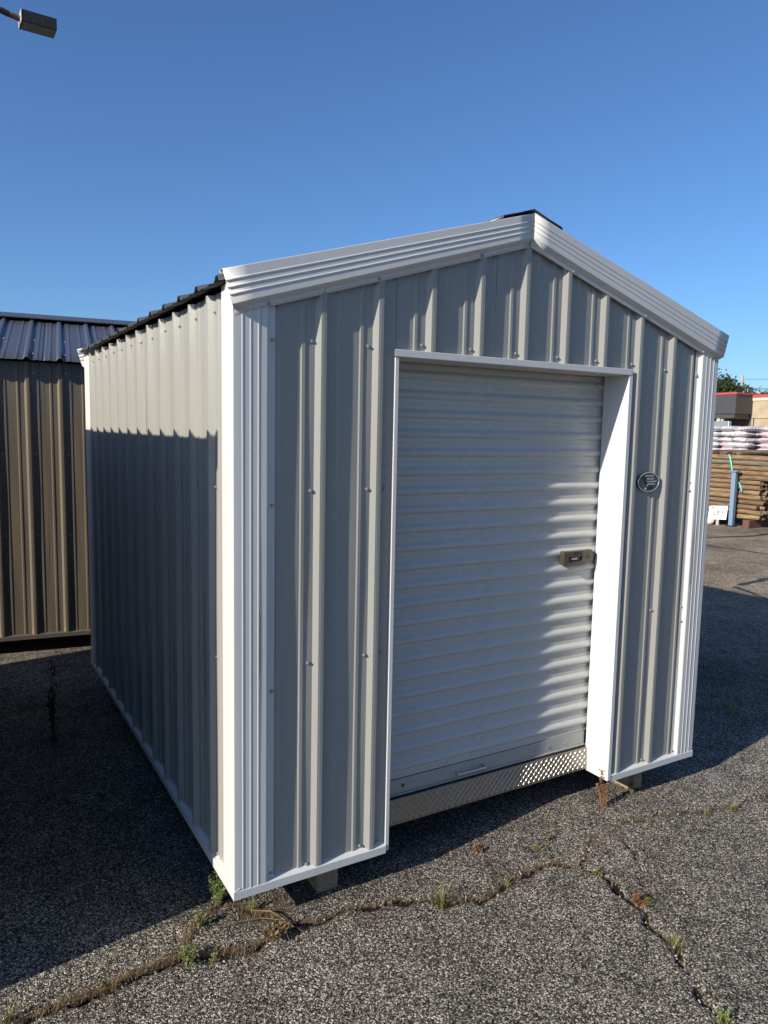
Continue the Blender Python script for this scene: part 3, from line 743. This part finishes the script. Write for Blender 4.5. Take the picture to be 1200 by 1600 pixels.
BP=[bag_mesh(k,M['bag_pink']) for k in (1,2)]; BW=[bag_mesh(k,M['bag_white']) for k in (3,4,5)]; BC=[bag_mesh(k,M['bag_clear']) for k in (6,7)]
def pallet(x,y,z,label):
    root=empty('pallet',(x,y,z),0,label,'pallet','pallets under the bagged goods')
    for k in range(3): MB().box((-.5,-.46+k*.40,.02),(.5,-.34+k*.40,.10)).build('stringer',M['lumber'],root)
    dm=MB().box((-.07,-.48,.10),(.07,.48,.118)).mesh('deck_board',M['lumber'])
    for k in range(5): inst('deck_board',dm,root,(-.43+k*.215,0,0))
    bm_=MB().box((-.06,-.48,.002),(.06,.48,.02)).mesh('deck_board',M['lumber'])
    for k in range(3): inst('deck_board',bm_,root,(-.4+k*.4,0,0))
br_=random.Random(9)
STK=[(19.5,12.15,BC,'clear pale bag','left'),(19.5,11.2,BW+BP[:1],'white bag','middle'),(19.5,9.98,BP,'pink printed bag','right'),(20.75,11.9,BC+BW,'pale bag','rear left'),(20.75,10.95,BW,'white bag','rear middle'),(20.75,9.8,BW+BP,'pale printed bag','rear right')]
for x,y,ms,what,nm in STK:
    z=0
    for tier in range(2):
        pallet(x,y,z,'wooden pallet, %s tier under the %s stack of bags'%(('lower','upper')[tier],nm)); z+=.118
        for lay in range(6):
            for s in (0,1):
                ox,oy,rt=((0,(s-.5)*.45,0) if lay%2 else ((.5-s)*.46,0,math.pi/2))
                o=inst('goods_bag',ms[br_.randrange(len(ms))],None,(x+ox+br_.uniform(-.06,.06),y+oy+br_.uniform(-.035,.035),z+.074+br_.uniform(-.008,.008)),(br_.uniform(-.09,.09),br_.uniform(-.03,.03),rt+br_.uniform(-.09,.09)+(math.pi if br_.random()<.5 else 0)))
                tag(o,'%s, %s layer, %s tier, %s side of the %s stack'%(what,ORD[lay],('lower','upper')[tier],(('right','left') if lay%2 else ('rear','front'))[s],nm),'bag','bagged goods stacked on pallets')
            z+=.157
        z+=.012
# ------------------------------------------------------------------ store building beyond the lot
st=empty('store_building',(50.6,31.3,0),0,'tan block store with red coping and a charcoal clad entrance volume','building')
# local x runs away from the lot, local y to the left in view
MB().box((0,-40,0),(26,-.02,4.55)).build('block_wall',M['tan'],st)
MB().box((.02,-.02,0),(26,34,4.4)).build('rear_wall',M['recess'],st)
MB().box((-.06,-40,4.55),(26,-.02,4.80)).build('cream_band',M['cream'],st)
MB().box((-.14,-40,4.80),(26.1,-.04,4.98)).build('red_coping',M['red'],st)
MB().box((-.5,-41,0),(-.001,-2.6,3.9)).build('block_pier_wall',M['tan'],st); MB().box((-.58,-41,3.9),(-.001,-2.6,4.1)).build('red_coping',M['red'],st)
MB().box((-.55,-41,3.68),(-.001,-2.6,3.90)).build('cream_band',M['cream'],st)
cv=MB().box((-2.0,-.05,3.55),(0.4,34,4.95)).build('entrance_cladding',M['charcoal'],st)
for k in range(8): MB().box((-2.02,-.03,3.62+k*.165),(-2.0,33.9,3.62+k*.165+.15)).build('cladding_board',M['charcoal'],cv)
MB().box((-1.9,.1,3.25),(.3,34,3.55)).build('canopy_soffit',M['charcoal'],st)
MB().box((-2.08,-.1,4.95),(.5,34,5.09)).build('red_coping',M['red'],st)
for k in range(4):
    c=MB().tube([(-1.6,1.4+k*7,0),(-1.6,1.4+k*7,3.26)],.28,14).build('column',M['cream'],st)
    MB().tube([(-1.6,1.4+k*7,.9),(-1.6,1.4+k*7,2.55)],.285,14).build('red_band',M['red'],c)
for k in range(10):
    w=MB().box((-.04,-5-k*3.6,1.0),(.0,-3.2-k*3.6,2.9)).build('window',M['lens'],st)
lampw=MB().box((-2.2,3.0,3.72),(-2.02,3.5,3.86)).build('wall_light',M['sign'],st,bevel=.02)
# wire fence in front of the store
fn=empty('wire_fence',(44,24,0),0,'thin dark wire yard fence in front of the tan store','fence')
for k in range(17): MB().tube([(0,-14+k*2.4,0),(0,-14+k*2.4,3.1)],.035,6).build('post',M['lampbox'],fn)
for z in (.3,1.7,2.55,3.05): MB().tube([(0,-14,z),(0,24.4,z)],.018,5).build('rail',M['lampbox'],fn)
# dark shape of a truck bed liner / panel stack near the store
o=MB().box((0,-1.3,0),(.2,.0,2.55)).box((-.4,-1.3,0),(.6,-1.1,.12)).box((-.4,-.2,0),(.6,0,.12)).build('panel_rack',M['zinc'],bevel=.01); o.location=(30,20.2,0)
tag(o,'grey upright panel behind the bagged goods, left end','panel')

# ------------------------------------------------------------------ trees and utility pole
def tree(x,y,h,spread,seed,label,n=9000):
    r=random.Random(seed); root=empty('tree',(x,y,0),0,label,'tree','trees behind the store')
    t=MB(); t.tube([(0,0,-.1),(.1,.05,h*.25),(.0,.1,h*.5),(.1,0,h*.82)],[h*.035,h*.028,h*.018,h*.005],9)
    lobes=[]
    for k in range(17):
        a=r.uniform(0,6.28); rad=spread*r.uniform(.15,.75); z=h*r.uniform(.42,.9); rad*=1.15-.75*abs(z/h-.6)
        c=Vector((rad*math.cos(a),rad*math.sin(a),z)); lobes.append((c,spread*r.uniform(.22,.42)))
        t.tube([(.05,.05,h*r.uniform(.25,.5)),tuple(c*.6+Vector((0,0,z*.35))),tuple(c)],[h*.012,h*.007,h*.003],5)
    t.build('trunk',M['bark'],root)
    b=MB()
    for k in range(n):
        c,s=lobes[r.randrange(len(lobes))]
        d=Vector((r.gauss(0,1),r.gauss(0,1),r.gauss(0,.8))).normalized()*s*(r.random()**.45)
        p=c+d; L_=r.uniform(.09,.21)*h/8; u=Vector((r.gauss(0,1),r.gauss(0,1),r.gauss(0,1))).normalized(); w=u.cross(Vector((r.gauss(0,1),r.gauss(0,1),r.gauss(0,1)))).normalized()
        b.add([p-u*L_,p+w*L_*.55,p+u*L_,p-w*L_*.55],[(0,1,2,3)])
    b.build('crown',M['tree_leaf'],root,sharp=None)
tree(68.3,47.6,8.2,4.2,1,'tallest dark green tree rising over the charcoal cladding')
tree(69.6,45.2,7.5,3.6,2,'rounded green tree right of the tallest, left of the utility pole')
tree(73.5,45.2,7.0,3.4,3,'low green tree just right of the utility pole',3500)
tree(76.5,43.5,6.6,3.4,4,'small far tree at the right edge above the tan wall',3500)
tree(66,53,8.6,4.6,5,'broad green tree hidden mostly behind the grey shed',3500)
tree(90,36,7.2,4,6,'far tree beyond the right end of the store',2500)
# a far belt of woods closing the horizon behind the sheds
r=random.Random(40); b=MB()
for k in range(110):
    x=-150+k*2.3+r.uniform(-1,1); y=128+r.uniform(-5,8); h=r.uniform(6,10)
    b.tube([(x,y,0),(x,y,h*.6)],[.22,.1],5)
    for j in range(190):
        d=Vector((r.gauss(0,1),r.gauss(0,1),r.gauss(0,1))).normalized()*(r.random()**.4); p=Vector((x,y,h*.56))+Vector((d.x*2.4,d.y*2.4,d.z*h*.42)); q=r.uniform(.3,.7)
        u=Vector((r.gauss(0,1),r.gauss(0,1),r.gauss(0,1))).normalized(); w=u.cross(Vector((r.gauss(0,1),r.gauss(0,1),r.gauss(0,1)))).normalized()
        b.add([p-u*q,p+w*q*.6,p+u*q,p-w*q*.6],[(0,1,2,3)])
tag(b.build('far_woods',M['tree_leaf'],sharp=None),'far belt of dark green woods behind the sheds','woods',kind='stuff')
up=empty('utility_pole',(78.0,50.7,0),0,'slim pale utility pole with thin wires above the store roof','utility pole')
MB().tube([(0,0,0),(0,0,8.9)],[.26,.15],10).build('pole',M['galvpole'],up)
MB().box((-.06,-1.1,7.3),(.06,1.1,7.42)).build('crossarm',M['galvpole'],up)
for yy,z in ((-1,7.42),(1,7.42),(0,8.5)):
    MB().tube([(0,yy,z),(8,yy-20,z-.5),(16,yy-40,z-.1)],.018,4).build('wire',M['lampbox'],up)

# ------------------------------------------------------------------ weeds in the cracks
def blade(b,p,h,lean,az,w,r):
    d=Vector((math.cos(az),math.sin(az),0)); s=Vector((-math.sin(az),math.cos(az),0))
    pts=[]
    for t in (0,.45,.8,1):
        c=p+Vector((0,0,h*t*(1-.25*lean*t)))+d*(h*lean*t*t); ww=w*(1-t*.92)
        pts.append((c-s*ww,c+s*ww))
    v=[q for pr in pts for q in pr]; b.add(v,[(0,1,3,2),(2,3,5,4),(4,5,7,6)])
def grass_tuft(name,x,y,h,spread,n,mat,label,seed,group=None,lean=(.2,1.0),w=.0022):
    r=random.Random(seed); root=empty(name,(x,y,-.006),0,label,'weed',group); b=MB()
    for k in range(n):
        a=r.uniform(0,6.28); q=spread*.35*r.random()
        blade(b,Vector((q*math.cos(a),q*math.sin(a),-.004)),h*r.uniform(.4,1),r.uniform(*lean),a+r.uniform(-.6,.6),w*r.uniform(.6,1.2),r)
    b.build('blades',M[mat],root,sharp=None); return root
def leafy(name,x,y,h,spread,n,mat,label,seed,group=None,leaf_l=.013):
    r=random.Random(seed); root=empty(name,(x,y,-.006),0,label,'weed',group); s=MB(); b=MB()
    for k in range(n):
        a=r.uniform(0,6.28); ln=r.uniform(.15,1.0); top=Vector((spread*ln*math.cos(a)*r.uniform(.5,1),spread*ln*math.sin(a)*r.uniform(.5,1),h*r.uniform(.5,1)*(1.15-.5*ln)))
        base=Vector((r.uniform(-.01,.01),r.uniform(-.01,.01),-.004)); midp=base*.4+top*.5+Vector((0,0,top.z*.15))
        s.tube([base,midp,top],[.0016,.0013,.0007],4,False)
        for j in range(r.randint(8,15)):
            t=r.uniform(.25,1.02); c=base+(top-base)*t+Vector((0,0,top.z*.2*math.sin(min(t,1)*3.14)))
            az=r.uniform(0,6.28); el=r.uniform(-.3,.9); u=Vector((math.cos(az)*math.cos(el),math.sin(az)*math.cos(el),math.sin(el))); w=u.cross(Vector((r.gauss(0,.4),r.gauss(0,.4),1))).normalized()
            L_=leaf_l*r.uniform(.5,1.2); 
            b.add([c,c+u*L_*.5+w*L_*.32,c+u*L_,c+u*L_*.5-w*L_*.32],[(0,1,2,3)])
    s.build('stem',M[mat],root,sharp=None); b.build('foliage',M[mat],root,sharp=None); return root
G='small weeds in the asphalt cracks'
leafy('leafy_weed',.012,.205,.12,.085,34,'weed','bushy green weed at the near bottom corner of the grey shed',1,G,.015)
leafy('leafy_weed',-.093,.11,.055,.06,14,'weed2','low olive weed just left of the shed corner weed',2,G,.010)
leafy('leafy_weed',-.181,-.055,.06,.06,26,'weed','bright green weed in the crack at lower left',3,G,.011)
leafy('leafy_weed',-.105,-.10,.035,.03,9,'weed2','tiny olive weed right of the bright green crack weed',4,G,.009)
leafy('leafy_weed',-.44,-.03,.03,.03,7,'weed','tiny green sprig in the lower left crack dirt',5,G,.008)
leafy('leafy_weed',.105,.10,.05,.02,8,'weed','small green sprig under the near shed corner trim',6,G,.009)
grass_tuft('grass_tuft',.755,-.205,.10,.12,70,'weed2','spiky grass tuft in the crack below the roll-up door',7,G)
grass_tuft('grass_tuft',1.037,-.245,.06,.03,14,'weed','small upright green tuft right of the spiky grass tuft',8,G)
leafy('leafy_weed',1.331,-.11,.03,.04,10,'weed2','low olive weed on open asphalt before the door',9,G,.008)
leafy('leafy_weed',1.417,-.07,.03,.03,7,'weed2','second low olive weed, nearer the shed door',10,G,.008)
leafy('leafy_weed',1.415,-.37,.035,.05,16,'weed2','olive weed where the crack turns downward',11,G,.009)
leafy('leafy_weed',1.441,-.60,.04,.035,12,'weed2','olive weed in the right crack beside a brown patch',12,G,.009)
grass_tuft('grass_tuft',1.329,-.81,.06,.13,60,'weed2','spreading grass tuft in the right hand crack',13,G)
leafy('leafy_weed',1.184,-1.10,.04,.05,18,'weed','green weed at the bottom edge in the right crack',14,G,.010)
grass_tuft('grass_tuft',2.40,-.30,.06,.14,46,'weed2','grass tuft at the right edge near the shed shadow tip',15,G)
grass_tuft('grass_tuft',2.25,-.26,.04,.10,24,'dry','dry grass tuft left of the right edge tuft',16,G)
leafy('rust_weed',1.847,.02,.19,.045,9,'rustweed','upright rust brown dried weed beneath the right door jamb',17,None,.014)
leafy('rust_weed',1.86,.008,.13,.04,6,'rustweed','shorter rust brown dried weed beside the upright one',28,None,.012)
leafy('leafy_weed',2.097,.05,.09,.03,12,'weed2','small olive weed before the right wooden skid',18,G,.011)
leafy('rust_weed',1.093,.0,.035,.04,16,'rustweed','flat brown dead weed on asphalt before the door',19,None,.010)
leafy('rust_weed',1.405,-.585,.05,.06,26,'rustweed','brown dead weed patch in the right crack',20,None,.011)
grass_tuft('grass_tuft',-.72,-.03,.08,.05,20,'weed2','grass tuft at the lower left corner of the picture',21,G)
grass_tuft('grass_tuft',3.55,.50,.10,.12,34,'weed2','faint grass tuft inside the shadow right of the shed',22,G)
grass_tuft('grass_tuft',3.72,.74,.14,.08,24,'weed2','taller faint grass farther inside the shed shadow',23,G)
leafy('tall_weed',-.357,2.03,.50,.03,12,'darkweed','tall thin dark weed stalk in the shade between the sheds',24,None,.026)
# the dead, uncountable straw lining the cracks
r=random.Random(77); b=MB()
def along(poly,n,w,hmin,hmax,keep=lambda t:1):
    segs=list(zip(poly[:-1],poly[1:])); ln=[math.hypot(c[0]-a_[0],c[1]-a_[1]) for a_,c in segs]; tot=sum(ln)
    for k in range(n):
        t=r.random()
        if r.random()>keep(t): continue
        d=t*tot
        for (p,q),l in zip(segs,ln):
            if d<=l: break
            d-=l
        x=p[0]+(q[0]-p[0])*d/l; y=p[1]+(q[1]-p[1])*d/l
        blade(b,Vector((x+r.gauss(0,w),y+r.gauss(0,w*.8),-.006)),r.uniform(hmin,hmax),r.uniform(.2,1.6),r.uniform(0,6.28),r.uniform(.0007,.0017),r)
clump=lambda t: .35+.65*(math.sin(t*23)*.5+.5)*(math.sin(t*61+1)*.4+.6)
along(CRACKS[0][0][:12],1150,.014,.006,.034,clump); along(CRACKS[0][0][11:],700,.013,.008,.034,clump)
along(CRACKS[0][0][3:8],380,.013,.010,.040)
along(CRACKS[1][0],200,.008,.006,.025,clump); along(CRACKS[2][0],420,.022,.006,.024,clump); along(CRACKS[4][0],260,.016,.01,.03); along(CRACKS[5][0],260,.03,.006,.03)
tag(b.build('dry_grass',M['dry'],sharp=None),'dead straw coloured grass lining the cracks in the asphalt','grass',kind='stuff')
# fallen stalks at the shed corner
def stalk(pts,rad,label,seed):
    o=MB().tube(pts,[q*.6 for q in rad],5).build('dry_stalk',M['root' if seed<3 else 'dry']); tag(o,label,'stalk','dead stalks at the shed corner')
stalk([(-.06,.06,.008),(.02,.045,.012),(.11,.03,.008),(.17,-.02,.01)],[.0015,.003,.004,.003],'long pale dead stalk lying left to right at the shed corner',1)
stalk([(.10,.09,.004),(.15,.03,.02),(.18,-.03,.012),(.17,-.07,.0)],[.004,.006,.005,.003],'thick curved brown root over the crack at the shed corner',2)
stalk([(.02,-.13,-.004),(.015,-.11,.12),(.012,-.10,.235)],[.001,.0009,.0005],'thin upright straw standing before the near shed corner',3)
stalk([(.16,-.06,.004),(.11,-.09,.022),(.09,-.13,.003)],[.002,.002,.001],'short bent straw drooping from the root, left one',4)
stalk([(.17,-.06,.004),(.15,-.11,.028),(.15,-.16,.003)],[.002,.002,.001],'short bent straw drooping from the root, middle one',5)
stalk([(.18,-.06,.004),(.20,-.10,.02),(.22,-.14,.003)],[.002,.002,.001],'short bent straw drooping from the root, right one',6)
leafy('straw_clump',.13,-.085,.05,.07,30,'dry','tangled clump of dead straw over the crack near shed corner',31,None,.02)

# loose grit scattered over the paving, thicker along the cracks
r=random.Random(5); b=MB()
def grit(x,y,q):
    a=r.uniform(0,6.28); c,sn=math.cos(a)*q,math.sin(a)*q; k=r.uniform(.6,.9)
    z=-.003; b.add([(x+c,y+sn,z),(x-sn*k,y+c*k,z),(x-c,y-sn,z),(x+sn*k,y-c*k,z),(x+c*.3,y+sn*.3,z+q*1.1),(x-c*.3,y-sn*.3,z+q*.9)],[(0,1,4),(1,5,4),(1,2,5),(2,3,5),(3,0,4),(3,4,5)])
for k in range(900): grit(r.uniform(-.9,2.8),r.uniform(-1.35,.2),r.uniform(.0018,.0042))
for poly,cw,dw in CRACKS[:4]:
    for k in range(90):
        i=r.randrange(len(poly)-1); t=r.random(); grit(poly[i][0]+(poly[i+1][0]-poly[i][0])*t+r.gauss(0,.03),poly[i][1]+(poly[i+1][1]-poly[i][1])*t+r.gauss(0,.03),r.uniform(.002,.006))
tag(b.build('loose_grit',M['grit'],sharp=None),'pale loose grit scattered over the asphalt','gravel',kind='stuff')
